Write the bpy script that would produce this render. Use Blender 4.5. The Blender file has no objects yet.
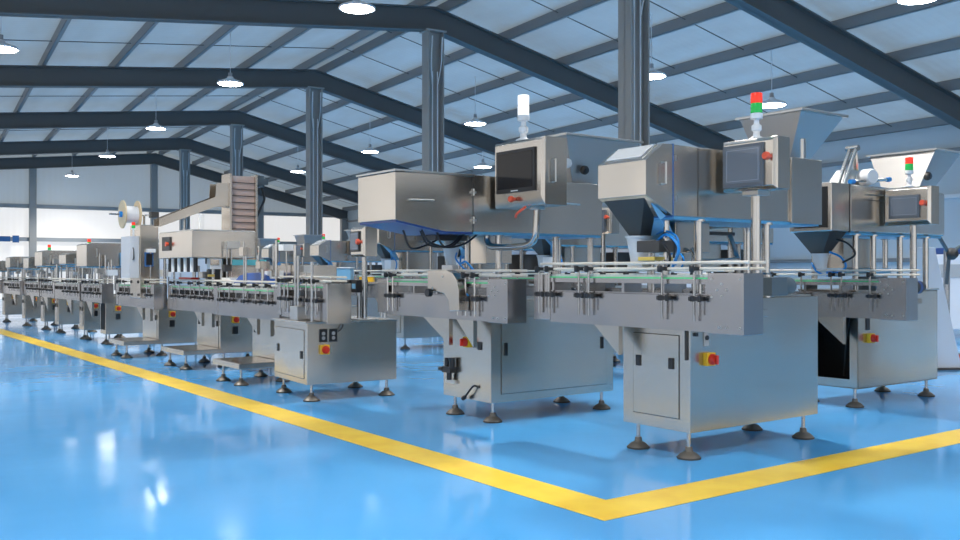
import bpy, bmesh, math, random
from mathutils import Vector, Matrix
random.seed(7)
R = math.radians
SC = bpy.context.scene
COL = SC.collection

# ------------------------------------------------------------------ materials
def new_mat(name):
    m = bpy.data.materials.new(name); m.use_nodes = True
    nt = m.node_tree
    return m, nt, nt.nodes['Principled BSDF']

def mat(name, col, rough=.5, metal=0., emit=None, es=0., alpha=1., trans=0., coat=0., spec=.5):
    m, nt, b = new_mat(name)
    b.inputs['Base Color'].default_value = (*col, 1)
    b.inputs['Roughness'].default_value = rough
    b.inputs['Metallic'].default_value = metal
    b.inputs['Specular IOR Level'].default_value = spec
    b.inputs['Coat Weight'].default_value = coat
    if emit:
        b.inputs['Emission Color'].default_value = (*emit, 1)
        b.inputs['Emission Strength'].default_value = es
    b.inputs['Alpha'].default_value = alpha
    b.inputs['Transmission Weight'].default_value = trans
    return m

def link(nt, a, ao, b, bi): nt.links.new(a.outputs[ao], b.inputs[bi])

def steel(name, col, rough, scale=(3, 3, 60), var=.10, bump=.02, aniso=.35):
    """brushed stainless: roughness and tiny bump stretched along one axis, plus broad soft waviness of sheet metal"""
    m, nt, b = new_mat(name)
    b.inputs['Metallic'].default_value = 1
    tc = nt.nodes.new('ShaderNodeTexCoord'); mp = nt.nodes.new('ShaderNodeMapping')
    mp.inputs['Scale'].default_value = scale
    n = nt.nodes.new('ShaderNodeTexNoise'); n.inputs['Scale'].default_value = 6; n.inputs['Detail'].default_value = 3
    link(nt, tc, 'Object', mp, 'Vector'); link(nt, mp, 'Vector', n, 'Vector')
    mr = nt.nodes.new('ShaderNodeMapRange')
    mr.inputs['To Min'].default_value = rough - var; mr.inputs['To Max'].default_value = rough + var
    link(nt, n, 'Fac', mr, 'Value'); link(nt, mr, 'Result', b, 'Roughness')
    n2 = nt.nodes.new('ShaderNodeTexNoise'); n2.inputs['Scale'].default_value = 1.7; n2.inputs['Detail'].default_value = 1
    link(nt, tc, 'Object', n2, 'Vector')
    mx = nt.nodes.new('ShaderNodeMix'); mx.data_type = 'RGBA'
    mx.inputs['A'].default_value = (*[c * .92 for c in col], 1); mx.inputs['B'].default_value = (*[min(1, c * 1.06) for c in col], 1)
    link(nt, n2, 'Fac', mx, 'Factor'); link(nt, mx, 'Result', b, 'Base Color')
    b2 = nt.nodes.new('ShaderNodeBump'); b2.inputs['Strength'].default_value = .22; b2.inputs['Distance'].default_value = .05
    link(nt, n2, 'Fac', b2, 'Height'); link(nt, b2, 'Normal', b, 'Normal')
    return m

M = {}
M['steel'] = steel('brushed_stainless', (.60, .545, .48), .25, var=.012)
M['hood'] = steel('brushed_stainless_hood', (.58, .545, .50), .24, scale=(2, 2, 40), var=.012)
M['hoppersteel'] = steel('satin_hopper_sheet', (.45, .435, .42), .50, scale=(2, 2, 30), var=.012)
M['plate'] = steel('satin_conveyor_plate', (.45, .43, .425), .25, scale=(40, 2, 2), var=.012)
M['polish'] = mat('polished_tube', (.50, .49, .475), .20, 1)
M['trim'] = mat('bright_edge', (.58, .58, .57), .28, 1)
M['slate'] = mat('slate_bezel', (.10, .115, .135), .35)
M['dark'] = mat('dark_metal', (.055, .052, .05), .45, .2)
M['rail'] = mat('pale_guide_rail', (.66, .62, .55), .35)
M['motor'] = mat('grey_motor_paint', (.10, .13, .15), .4, .3)
M['black'] = mat('black_plastic', (.012, .013, .016), .35)
M['void'] = mat('interior_shade', (.012, .010, .009), .8)  # near-black colour stands for the shade inside cabinets and hoods
M['rubber'] = mat('foot_rubber', (.05, .045, .04), .7)
M['foot'] = mat('foot_cast', (.15, .135, .115), .45, .5)
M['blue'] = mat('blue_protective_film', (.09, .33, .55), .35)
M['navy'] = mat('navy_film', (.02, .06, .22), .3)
M['bluecover'] = mat('blue_plastic_cover', (.02, .09, .36), .35)
M['seam'] = mat('blue_gasket', (.03, .12, .32), .5)
M['red'] = mat('red_plastic', (.62, .03, .015), .35)
M['orange'] = mat('orange_plastic', (.78, .10, .045), .4)
M['redlens'] = mat('red_lens', (.75, .03, .015), .25, emit=(1, .05, .02), es=.35)
M['greenlens'] = mat('green_lens', (.01, .35, .06), .25, emit=(.02, .7, .12), es=.15)
M['whitelens'] = mat('white_lens', (.85, .85, .85), .3, emit=(1, 1, 1), es=.5)
M['yellow'] = mat('yellow_switch_plate', (.85, .50, .02), .4)
M['white'] = mat('white_plastic', (.78, .79, .80), .4)
M['whitepaint'] = mat('white_painted_sheet', (.60, .62, .66), .35)
M['grey'] = mat('grey_plastic', (.35, .36, .37), .5)
M['greenbelt'] = mat('green_wear_strip', (.10, .60, .25), .45)
M['belt'] = mat('pale_chain_belt', (.55, .58, .56), .45)
M['tube'] = mat('blue_air_hose', (.01, .22, .62), .3)
M['screen'] = mat('grey_screen_glass', (.13, .155, .19), .12)
M['screenblk'] = mat('black_screen_glass', (.012, .012, .014), .10, spec=.2)
M['screenpage'] = mat('screen_page', (.17, .20, .25), .2, emit=(.3, .36, .45), es=.12)
M['frost'] = mat('frosted_plastic', (.80, .84, .88), .3, alpha=.55)
M['clear'] = mat('clear_window', (.85, .9, .95), .08, alpha=.35)
M['lightblue'] = mat('pale_blue_plastic', (.20, .46, .70), .4)
M['teal'] = mat('teal_plastic', (.12, .52, .58), .35)
M['wood'] = mat('plywood_flange', (.70, .56, .36), .6)
M['film'] = mat('white_film_roll', (.80, .83, .88), .3)
M['cleat'] = mat('pinkish_belt', (.60, .44, .38), .5)
M['goldish'] = mat('brass_fitting', (.70, .55, .15), .3, 1)
M['paper'] = mat('paper_label', (.75, .75, .73), .6)
M['beam'] = mat('shaded_frame_paint', (.105, .108, .108), .55)  # same paint as the columns, darkened for shade under the roof
M['column'] = mat('lit_frame_paint', (.33, .33, .32), .5)  # frame paint again, lightened for lamp light on the columns
M['purlin'] = mat('purlin_paint', (.24, .245, .25), .5)
M['girt'] = mat('light_girt_paint', (.32, .34, .35), .5)
M['conduit'] = mat('white_conduit', (.72, .74, .76), .4)
M['lampwhite'] = mat('lamp_shell', (.75, .76, .78), .35)
M['lamp'] = mat('lamp_diffuser', (1, 1, 1), .5, emit=(1, .99, .97), es=22)

def ceiling_mat():
    m, nt, b = new_mat('ceiling_insulation')
    tc = nt.nodes.new('ShaderNodeTexCoord'); mp = nt.nodes.new('ShaderNodeMapping')
    mp.inputs['Scale'].default_value = (1.2, .35, 1)
    n = nt.nodes.new('ShaderNodeTexNoise'); n.inputs['Scale'].default_value = 1.3; n.inputs['Detail'].default_value = 4
    link(nt, tc, 'Object', mp, 'Vector'); link(nt, mp, 'Vector', n, 'Vector')
    cr = nt.nodes.new('ShaderNodeValToRGB')
    cr.color_ramp.elements[0].position = .3; cr.color_ramp.elements[0].color = (.36, .40, .42, 1)
    cr.color_ramp.elements[1].position = .75; cr.color_ramp.elements[1].color = (.50, .55, .57, 1)
    link(nt, n, 'Fac', cr, 'Fac'); link(nt, cr, 'Color', b, 'Base Color')
    w = nt.nodes.new('ShaderNodeTexWave'); w.wave_type = 'BANDS'; w.bands_direction = 'Y'; w.inputs['Scale'].default_value = 2.2
    w.inputs['Distortion'].default_value = .6
    link(nt, tc, 'Object', w, 'Vector')
    bp = nt.nodes.new('ShaderNodeBump'); bp.inputs['Strength'].default_value = .12; bp.inputs['Distance'].default_value = .03
    link(nt, w, 'Fac', bp, 'Height'); link(nt, bp, 'Normal', b, 'Normal')
    b.inputs['Roughness'].default_value = .55
    b.inputs['Specular IOR Level'].default_value = .5
    return m
def translucent(m, fac, col):
    nt = m.node_tree; b = nt.nodes['Principled BSDF']; out = nt.nodes['Material Output']
    tr = nt.nodes.new('ShaderNodeBsdfTranslucent'); tr.inputs['Color'].default_value = (*col, 1)
    mx = nt.nodes.new('ShaderNodeMixShader'); mx.inputs[0].default_value = fac
    link(nt, b, 0, mx, 1); link(nt, tr, 0, mx, 2); link(nt, mx, 0, out, 'Surface')
    return m
M['ceiling'] = translucent(ceiling_mat(), .15, (.66, .80, .90))  # translucency added so outside world light brightens the roof sheet

def floor_mat():
    m, nt, b = new_mat('blue_epoxy')
    tc = nt.nodes.new('ShaderNodeTexCoord')
    n = nt.nodes.new('ShaderNodeTexNoise'); n.inputs['Scale'].default_value = .55; n.inputs['Detail'].default_value = 3
    link(nt, tc, 'Object', n, 'Vector')
    cr = nt.nodes.new('ShaderNodeValToRGB')
    cr.color_ramp.elements[0].position = .3; cr.color_ramp.elements[0].color = (.07, .32, .67, 1)
    cr.color_ramp.elements[1].position = .7; cr.color_ramp.elements[1].color = (.095, .39, .77, 1)
    link(nt, n, 'Fac', cr, 'Fac'); link(nt, cr, 'Color', b, 'Base Color')
    n2 = nt.nodes.new('ShaderNodeTexNoise'); n2.inputs['Scale'].default_value = 1.1; n2.inputs['Detail'].default_value = 3
    link(nt, tc, 'Object', n2, 'Vector')
    mr = nt.nodes.new('ShaderNodeMapRange'); mr.inputs['From Min'].default_value = .35; mr.inputs['From Max'].default_value = .7
    mr.inputs['To Min'].default_value = .07; mr.inputs['To Max'].default_value = .18
    link(nt, n2, 'Fac', mr, 'Value'); link(nt, mr, 'Result', b, 'Roughness')
    n3 = nt.nodes.new('ShaderNodeTexNoise'); n3.inputs['Scale'].default_value = 3.0; n3.inputs['Detail'].default_value = 2
    link(nt, tc, 'Object', n3, 'Vector')
    bp = nt.nodes.new('ShaderNodeBump'); bp.inputs['Strength'].default_value = .06; bp.inputs['Distance'].default_value = .03
    link(nt, n3, 'Fac', bp, 'Height'); link(nt, bp, 'Normal', b, 'Normal')
    b.inputs['Specular IOR Level'].default_value = .45
    return m
M['floor'] = floor_mat()

def line_mat():
    m, nt, b = new_mat('yellow_line_paint')
    tc = nt.nodes.new('ShaderNodeTexCoord')
    n = nt.nodes.new('ShaderNodeTexNoise'); n.inputs['Scale'].default_value = 5; n.inputs['Detail'].default_value = 5
    link(nt, tc, 'Object', n, 'Vector')
    cr = nt.nodes.new('ShaderNodeValToRGB')
    cr.color_ramp.elements[0].position = .3; cr.color_ramp.elements[0].color = (.78, .50, .035, 1)
    cr.color_ramp.elements[1].position = .6; cr.color_ramp.elements[1].color = (.88, .62, .06, 1)
    link(nt, n, 'Fac', cr, 'Fac'); link(nt, cr, 'Color', b, 'Base Color')
    b.inputs['Roughness'].default_value = .28
    return m
M['line'] = line_mat()

def wall_mat(name, c):
    m, nt, b = new_mat(name)
    tc = nt.nodes.new('ShaderNodeTexCoord')
    w = nt.nodes.new('ShaderNodeTexWave'); w.wave_type = 'BANDS'; w.bands_direction = 'X'; w.inputs['Scale'].default_value = 1.6
    link(nt, tc, 'Object', w, 'Vector')
    bp = nt.nodes.new('ShaderNodeBump'); bp.inputs['Strength'].default_value = .25; bp.inputs['Distance'].default_value = .02
    link(nt, w, 'Fac', bp, 'Height'); link(nt, bp, 'Normal', b, 'Normal')
    b.inputs['Base Color'].default_value = (*c, 1); b.inputs['Roughness'].default_value = .45
    return m
M['wallblue'] = translucent(wall_mat('blue_grey_cladding', (.50, .56, .60)), .16, (.75, .85, .92))  # slight translucency added to brighten the upper wall
M['wallpale'] = wall_mat('pale_blue_cladding', (.60, .66, .70))
M['wallwhite'] = translucent(wall_mat('white_cladding', (.86, .87, .88)), .5, (.95, .95, .95))

# ------------------------------------------------------------------ mesh builder
class MB:
    def __init__(s): s.v = []; s.f = []
    def add(s, vs, fs):
        n = len(s.v); s.v += [tuple(v) for v in vs]; s.f += [tuple(i + n for i in f) for f in fs]; return s
    def box(s, x0, x1, y0, y1, z0, z1):
        return s.hexa([(x0, y0), (x1, y0), (x1, y1), (x0, y1)], z0, [(x0, y0), (x1, y0), (x1, y1), (x0, y1)], z1)
    def hexa(s, a, za, b, zb):
        vs = [(p[0], p[1], za) for p in a] + [(p[0], p[1], zb) for p in b]
        return s.add(vs, [(3, 2, 1, 0), (4, 5, 6, 7), (0, 1, 5, 4), (1, 2, 6, 5), (2, 3, 7, 6), (3, 0, 4, 7)])
    def prism(s, poly, axis, a0, a1):
        """poly: 2-D points in the two other axes (in x,y,z order), extruded along axis"""
        def mk(p, a):
            return {'x': (a, p[0], p[1]), 'y': (p[0], a, p[1]), 'z': (p[0], p[1], a)}[axis]
        n = len(poly)
        vs = [mk(p, a0) for p in poly] + [mk(p, a1) for p in poly]
        fs = [tuple(range(n))[::-1], tuple(range(n, 2 * n))] + [(i, (i + 1) % n, n + (i + 1) % n, n + i) for i in range(n)]
        return s.add(vs, fs)
    def cyl(s, p0, p1, r, seg=12, r2=None, cap=True):
        p0 = Vector(p0); p1 = Vector(p1); r2 = r if r2 is None else r2
        d = (p1 - p0).normalized(); a = d.orthogonal().normalized(); b = d.cross(a)
        vs = []
        for p, q in ((p0, r), (p1, r2)):
            for i in range(seg):
                t = 2 * math.pi * i / seg
                vs.append(p + a * math.cos(t) * q + b * math.sin(t) * q)
        fs = [(i, (i + 1) % seg, seg + (i + 1) % seg, seg + i) for i in range(seg)]
        if cap: fs += [tuple(range(seg))[::-1], tuple(range(seg, 2 * seg))]
        return s.add(vs, fs)
    def lathe(s, c, prof, seg=20, d=(0, 0, 1)):
        d = Vector(d).normalized(); a = d.orthogonal().normalized(); b = d.cross(a); c = Vector(c)
        vs = []; n = len(prof)
        for (r, z) in prof:
            for i in range(seg):
                t = 2 * math.pi * i / seg
                vs.append(c + d * z + a * math.cos(t) * r + b * math.sin(t) * r)
        fs = []
        for k in range(n - 1):
            fs += [(k * seg + i, k * seg + (i + 1) % seg, (k + 1) * seg + (i + 1) % seg, (k + 1) * seg + i) for i in range(seg)]
        fs += [tuple(range(seg))[::-1], tuple(range((n - 1) * seg, n * seg))]
        return s.add(vs, fs)
    def tube(s, pts, r, seg=8, smooth=True):
        P = [Vector(p) for p in pts]
        if smooth and len(P) > 2:
            Q = []
            ext = [P[0] * 2 - P[1]] + P + [P[-1] * 2 - P[-2]]
            for i in range(1, len(ext) - 2):
                for k in range(6):
                    t = k / 6; a, b, c, d = ext[i - 1:i + 3]
                    Q.append(.5 * ((2 * b) + (c - a) * t + (2 * a - 5 * b + 4 * c - d) * t * t + (3 * b - a - 3 * c + d) * t ** 3))
            Q.append(P[-1]); P = Q
        rings = []; up = None
        for i, p in enumerate(P):
            d = (P[min(i + 1, len(P) - 1)] - P[max(i - 1, 0)]).normalized()
            if up is None: up = d.orthogonal().normalized()
            a = (up - d * up.dot(d)).normalized(); up = a; b = d.cross(a)
            rings.append([p + a * math.cos(2 * math.pi * k / seg) * r + b * math.sin(2 * math.pi * k / seg) * r for k in range(seg)])
        vs = [v for rg in rings for v in rg]; fs = []
        for i in range(len(P) - 1):
            fs += [(i * seg + k, i * seg + (k + 1) % seg, (i + 1) * seg + (k + 1) % seg, (i + 1) * seg + k) for k in range(seg)]
        fs += [tuple(range(seg))[::-1], tuple(range((len(P) - 1) * seg, len(P) * seg))]
        return s.add(vs, fs)
    def build(s, name, m, parent=None, bevel=0., seg=2, **props):
        me = bpy.data.meshes.new(name)
        me.from_pydata(s.v, [], s.f)
        bm = bmesh.new(); bm.from_mesh(me)
        bmesh.ops.recalc_face_normals(bm, faces=bm.faces)
        if bevel:
            es = [e for e in bm.edges if len(e.link_faces) == 2 and e.calc_face_angle(0) > .5]
            try: bmesh.ops.bevel(bm, geom=es, offset=bevel, segments=seg, profile=.6, affect='EDGES', clamp_overlap=True)
            except Exception: pass
        bm.to_mesh(me); bm.free()
        for p in me.polygons: p.use_smooth = True
        me.set_sharp_from_angle(angle=R(32))
        me.materials.append(m if not isinstance(m, str) else M[m])
        o = bpy.data.objects.new(name, me); COL.objects.link(o)
        if bevel:
            wn = o.modifiers.new('weighted_normals', 'WEIGHTED_NORMAL'); wn.keep_sharp = True; wn.weight = 100
        if parent: o.parent = parent
        for k, v in props.items(): o[k] = v
        return o

def box(name, m, parent, b, bevel=.0, **p): return MB().box(*b).build(name, m, parent, bevel, **p)

def thing(name, label, cat, loc, rot=0, group=None):
    e = bpy.data.objects.new(name, None); COL.objects.link(e)
    e.empty_display_size = .2
    e.location = (loc[0], loc[1], loc[2] if len(loc) > 2 else 0); e.rotation_euler = (0, 0, rot)
    e['label'] = label; e['category'] = cat
    if group: e['group'] = group
    return e

def tag(o, label, cat, group=None):
    o['label'] = label; o['category'] = cat
    if group: o['group'] = group
    return o

def copy_tree(o, parent=None, loc=None, rot=None, label=None, group=None):
    c = o.copy(); COL.objects.link(c)
    c.parent = parent
    for ch in [x for x in o.children]: copy_tree(ch, c)
    if loc is not None: c.location = (loc[0], loc[1], loc[2] if len(loc) > 2 else 0)
    if rot is not None: c.rotation_euler = (0, 0, rot)
    if label: c['label'] = label
    if group: c['group'] = group
    return c

# ------------------------------------------------------------------ the hall (hall frame: x across the roof, y along the ridge)
BR = math.atan2(.509, .861)
RB = 7.43                      # ridge position across
EL, ER = -5.0, 15.35           # side walls
YB, YF = -7.5, 37.4            # back and far gable walls
def rz(b):                     # top of rafter
    return 5.515 - (.097 * (RB - b) if b < RB else .25 * (b - RB))
def hall(o, kind='structure'):
    o.rotation_euler = (0, 0, BR); o['kind'] = kind; return o
def H(b, a, z=0):
    v = Matrix.Rotation(BR, 3, 'Z') @ Vector((b, a, z)); return v

hall(MB().box(EL - .2, ER + .2, YB, YF, -.2, 0).build('floor', 'floor'))
# ceiling: two thin sheets over the purlins
g = MB()
t = .19
g.add([(EL, YB, rz(EL) + t), (RB, YB, rz(RB) + t), (ER, YB, rz(ER) + t), (EL, YF, rz(EL) + t), (RB, YF, rz(RB) + t), (ER, YF, rz(ER) + t)], [(0, 1, 4, 3), (1, 2, 5, 4)])
hall(g.build('ceiling', 'ceiling'))
# gable wall far: white lower cladding, blue-grey upper
def gable(name, a0, a1, zlo, m):
    g = MB()
    g.add([(EL, a0, zlo), (ER, a0, zlo), (ER, a0, rz(ER) + t), (RB, a0, rz(RB) + t), (EL, a0, rz(EL) + t)], [(0, 1, 2, 3, 4)])
    return hall(g.build(name, m))
gable('wall_far_upper', YF, YF + .12, 3.35, 'wallblue')
hall(MB().add([(EL, YF, 0), (ER, YF, 0), (ER, YF, 3.35), (EL, YF, 3.35)], [(0, 1, 2, 3)]).build('wall_far', 'wallwhite'))   # single translucent sheet
hall(MB().add([(ER, YB, 0), (ER, YF, 0), (ER, YF, 2.3), (ER, YB, 2.3)], [(0, 1, 2, 3)]).build('wall_right', 'wallpale'))
hall(box('wall_right_upper', 'wallblue', None, (ER, ER + .12, YB, YF, 2.3, rz(ER) + t)))
# unseen left and back walls, openings added to let world light in
g = MB()
g.box(EL - .12, EL, YB, YF, 0, 1.1); g.box(EL - .12, EL, YB, YF, 3.5, rz(EL) + t)
for a in range(int(YB), int(YF), 6): g.box(EL - .12, EL, a - .5, a + 1.2, 1.1, 3.5)
hall(g.build('wall_left', 'wallwhite'))
g = MB()
g.box(EL, EL + 2.5, YB - .12, YB, 0, 4.3); g.box(EL + 8, EL + 11, YB - .12, YB, 0, 4.3); g.box(ER - 3, ER, YB - .12, YB, 0, 4.3)
g.prism([(EL, 3.6), (ER, 3.6), (ER, rz(ER) + t), (RB, rz(RB) + t), (EL, rz(EL) + t)], 'y', YB - .12, YB)
hall(g.build('wall_back', 'wallwhite'))

# portal frames
def ibeam_profile_frame(a, ribs=True):
    g = MB(); d = .40; w = .20
    def seg(b0, z0, b1, z1):
        hw = w / 2
        for (lo, hi, ya, yb) in ((-.025, 0, -hw, hw), (-d, -d + .025, -hw, hw), (-d, 0, -.012, .012)):
            g.prism([(b0, z0 + lo), (b1, z1 + lo), (b1, z1 + hi), (b0, z0 + hi)], 'y', a + ya, a + yb)
    seg(EL, rz(EL), RB, rz(RB)); seg(RB, rz(RB), ER, rz(ER))
    return g
frames = [-2.6, 3.6, 9.05, 14.15, 19.89, 26.05, 32.25, 37.1]
for i, a in enumerate(frames):
    hall(ibeam_profile_frame(a).build('trim_%d' % (i + 1), 'beam'))
# ridge columns, H section
def hcolumn(a, b, m, idx, zt, wide=.30):
    g = MB(); hw = wide / 2; fw = .125
    g.box(b - hw, b - hw + .02, a - fw, a + fw, 0, zt); g.box(b + hw - .02, b + hw, a - fw, a + fw, 0, zt)
    g.box(b - hw, b + hw, a - .01, a + .01, 0, zt)
    g.box(b - hw - .06, b + hw + .06, a - fw - .05, a + fw + .05, 0, .02)
    g.box(b - hw - .04, b + hw + .04, a - fw - .02, a + fw + .02, zt - .03, zt)
    return hall(g.build('trim_%d' % idx, m))
n = 20
for a in frames[:-1]:
    cb = RB + (.16 if a == 9.05 else 0)
    hcolumn(a, cb, 'column', n, rz(RB) - .40); n += 1
    for k in (-.045, .055):                                          # two conduits run up each column and bow out under the rafter
        hall(MB().tube([(cb + k, a - .06, .1), (cb + k, a - .06, 4.1), (cb + k * 1.1, a - .06, 4.2), (cb + k * 1.9, a - .10, 4.55), (cb + k * 1.9, a - .14, 5.0)], .011, 6).build('trim_%d' % n, 'conduit')); n += 1
# wall posts and girts on far wall
for b in (-2.0, 3.2, RB, 11.6):
    hall(box('trim_%d' % n, 'column', None, (b - .12, b + .12, YF - .25, YF, 0, rz(b) - .2), .01)); n += 1
for z in (1.05, 2.15, 3.35):
    hall(box('trim_%d' % n, 'girt', None, (EL, ER, YF - .14, YF, z - .07, z + .07))); n += 1
for z, m in ((1.2, 'purlin'), (2.3, 'conduit'), (3.1, 'purlin')):
    hall(box('trim_%d' % n, m, None, (ER - .10, ER, YB, YF, z - .035, z + .035))); n += 1
for a in frames:
    hall(box('trim_%d' % n, 'column', None, (ER - .3, ER, a - .1, a + .1, 0, rz(ER) - .3))); n += 1
# purlins: cold formed C sections
def purlin(b):
    z = rz(b); g = MB()
    s = -.097 if b < RB else .25
    g.box(b - .03, b - .024, YB, YF, z, z + .17); g.box(b - .03, b + .035, YB, YF, z + .162, z + .168); g.box(b - .03, b + .035, YB, YF, z, z + .006)
    g.box(b + .030, b + .035, YB, YF, z, z + .025)
    for a in frames: g.box(b + .03, b + .045, a - .09, a + .09, z - .01, z + .15)
    return g
k = 0
b = RB - .22
while b > EL:
    hall(purlin(b).build('trim_%d' % n, 'purlin')); n += 1; b -= 1.33
b = RB + .22
while b < ER:
    hall(purlin(b).build('trim_%d' % n, 'purlin')); n += 1; b += 1.27
# sag rods between purlins
al = [YB] + frames
for i in range(len(al) - 1):
    for fr in ((.5,) if i < 3 else (.36, .68)):
        a = al[i] + (al[i + 1] - al[i]) * fr
        g = MB(); g.cyl((EL, a, rz(EL) + .10), (RB, a, rz(RB) + .10), .009, 5); g.cyl((RB, a, rz(RB) + .10), (ER, a, rz(ER) + .10), .009, 5)
        hall(g.build('trim_%d' % n, 'beam')); n += 1

# yellow floor marking (machine frame directions)
MR = R(36.3)
def W2(mx, my):                                                       # machine-row frame to world
    return (mx * math.cos(MR) - my * math.sin(MR), mx * math.sin(MR) + my * math.cos(MR))
cu = (2.60, 2.70)                                                     # outer corner (v,u)
g = MB(); w = .245
g.add([(cu[0], cu[1], .0015), (cu[0] + 12, cu[1], .0015), (cu[0] + 12, cu[1] + w, .0015), (cu[0] + w, cu[1] + w, .0015), (cu[0] + w, cu[1] + 26, .0015), (cu[0], cu[1] + 26, .0015)],
      [(0, 1, 2, 3), (0, 3, 4, 5)])
o = g.build('trim_99', 'line'); o.rotation_euler = (0, 0, MR); o['kind'] = 'structure'

# ------------------------------------------------------------------ ceiling lamps
def make_lamp(loc, rod, label):
    t = thing('high_bay_lamp', label, 'lamp', loc, 0, 'round high bay lamps hung from the roof')
    MB().lathe((0, 0, 0), [(.05, .13), (.06, .10), (.215, .035), (.235, .02), (.235, .0)][::-1], 28).build('lamp_housing', 'lampwhite', t)
    MB().lathe((0, 0, -.006), [(.205, 0), (.215, .006)], 28).build('diffuser', 'lamp', t)
    MB().cyl((0, 0, .2), (0, 0, rod), .006, 6).build('hanging_rod', 'conduit', t)
    MB().cyl((0, 0, .13), (0, 0, .20), .035, 12).build('driver_cap', 'grey', t)
    l = bpy.data.lights.new('lamp_light', 'SPOT'); l.energy = LAMP; l.spot_size = R(128); l.spot_blend = .7; l.color = (1, .95, .88); l.shadow_soft_size = .22
    lo = bpy.data.objects.new('lamp_light', l); COL.objects.link(lo); lo.parent = t; lo.location = (0, 0, -.03)
LAMP = 480
lampspots = [  # world x, y, z, how the photo shows it
    ((-1.58, 11.96, 4.37), 'big round high bay lamp at the top of the photo near the second ridge column'),
    ((-4.50, 16.76, 4.37), 'round high bay lamp in front of the third rafter, second largest of the left row'),
    ((-7.63, 21.9, 4.35), 'round high bay lamp third in the left row, over the far machines'),
    ((-10.9, 27.2, 4.35), 'small round high bay lamp fourth in the left row'),
    ((-14.3, 32.6, 4.33), 'smallest round high bay lamp, last in the left row before the gable wall'),
    ((-.10, 19.3, 4.05), 'round high bay lamp seen just right of the nearest fully visible ridge column'),
    ((-2.84, 24.0, 4.07), 'small round high bay lamp between the two tallest ridge columns'),
    ((-5.6, 28.6, 4.05), 'tiny round high bay lamp just left of the conduit column over the far end'),
    ((2.69, 14.6, 4.05), 'round high bay lamp half hidden behind the thick front column'),
    ((5.0, 10.6, 4.10), 'round high bay lamp at the top right edge of the photo'),
    ((4.69, 14.95, 3.66), 'bright round high bay lamp directly right of the red and green signal light'),
    ((.07, 23.3, 3.60), 'tiny round high bay lamp low behind the closed hood of the large machine'),
    ((-6.7, 13.0, 4.1), 'round high bay lamp cut by the left edge of the photo'),
]
extra = [((1.4, 7.0, 4.37), 0), ((4.2, 2.2, 4.37), 0), ((8.0, 5.8, 4.05), 0), ((-3.8, 8.0, 4.1), 0), ((-.8, 2.6, 4.1), 0), ((9.6, 8.6, 3.3), 0), ((1.2, -2.2, 4.1), 0), ((7.2, -1.6, 4.2), 0)]
for (p, lb) in lampspots:
    v = Matrix.Rotation(-BR, 3, 'Z') @ Vector(p)
    make_lamp(p, rz(v.x) - p[2] + .10, lb)
for (p, lb) in extra:
    v = Matrix.Rotation(-BR, 3, 'Z') @ Vector(p)
    make_lamp(p, rz(v.x) - p[2] + .10, 'round high bay lamp outside the picture, over the camera side')

# ------------------------------------------------------------------ machine parts (machine frame: x into the row, y along the conveyor, origin under the near cabinet corner)
def foot(t, x, y, zb):
    f = MB().lathe((x, y, 0), [(.062, 0), (.062, .010), (.056, .016), (.040, .030), (.022, .038), (.018, .062)], 20).build('leveling_foot', 'foot', t)
    MB().cyl((x, y, .06), (x, y, zb + .01), .0115, 12).build('foot_rod', 'polish', f)
    MB().lathe((x, y, 0), [(.064, 0), (.064, .009)], 20).build('rubber_pad', 'rubber', f)
def feet(t, W, D, zb, i=.06):
    for x in (i, W - i):
        for y in (i, D - i): foot(t, x, y, zb)

def switch(t, x, y, z, face='y', s=.035):
    """yellow plate with red rotary knob; face 'y' = plate on the y=const side, 'x' on the x=const side"""
    if face == 'y':
        p = box('main_switch', 'yellow', t, (x - s, x + s, y - .03, y, z - s, z + s), .006)
        MB().lathe((x, y - .03, z), [(s * .85, 0), (s * .85, .012), (s * .70, .018), (s * .62, .03)], 18, (0, -1, 0)).build('rotary_knob', 'red', p)
        MB().box(x - .008, x + .008, y - .072, y - .055, z - s * .7, z + s * .7).build('knob_grip', 'red', p, .003)
    else:
        p = box('main_switch', 'yellow', t, (x - .03, x, y - s, y + s, z - s, z + s), .006)
        MB().lathe((x - .03, y, z), [(s * .85, 0), (s * .85, .012), (s * .70, .018), (s * .62, .03)], 18, (-1, 0, 0)).build('rotary_knob', 'red', p)
        MB().box(x - .072, x - .055, y - .008, y + .008, z - s * .7, z + s * .7).build('knob_grip', 'red', p, .003)
    p['label'] = 'yellow switch plate with a red rotary knob'
    return p

def latch(par, x, y, z, face, h=.06, w=.016):
    if face == 'x': box('door_latch', 'black', par, (x - .008, x + .001, y - w, y + w, z - h / 2, z + h / 2), .002)
    else: box('door_latch', 'black', par, (x - w, x + w, y - .008, y + .001, z - h / 2, z + h / 2), .002)

def cabinet(t, W, D, zb, zt, m='steel'):
    return box('cabinet', m, t, (0, W, 0, D, zb, zt), .005)
def cab_door(c, face, a0, a1, z0, z1, lat=()):
    """door leaf slightly proud of the cabinet with a thin dark gap round it"""
    if face == 'x':
        box('door_gap', 'dark', c, (-.0015, .003, a0 - .004, a1 + .004, z0 - .004, z1 + .004))
        d = box('cabinet_door', 'steel', c, (-.005, .002, a0, a1, z0, z1), .0015)
        for (y, z) in lat: latch(c, -.005, y, z, 'x')
    else:
        box('door_gap', 'dark', c, (a0 - .004, a1 + .004, -.0015, .003, z0 - .004, z1 + .004))
        d = box('cabinet_door', 'steel', c, (a0, a1, -.005, .002, z0, z1), .0015)
        for (x, z) in lat: latch(c, x, -.005, z, 'y', .085, .012)

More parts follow.
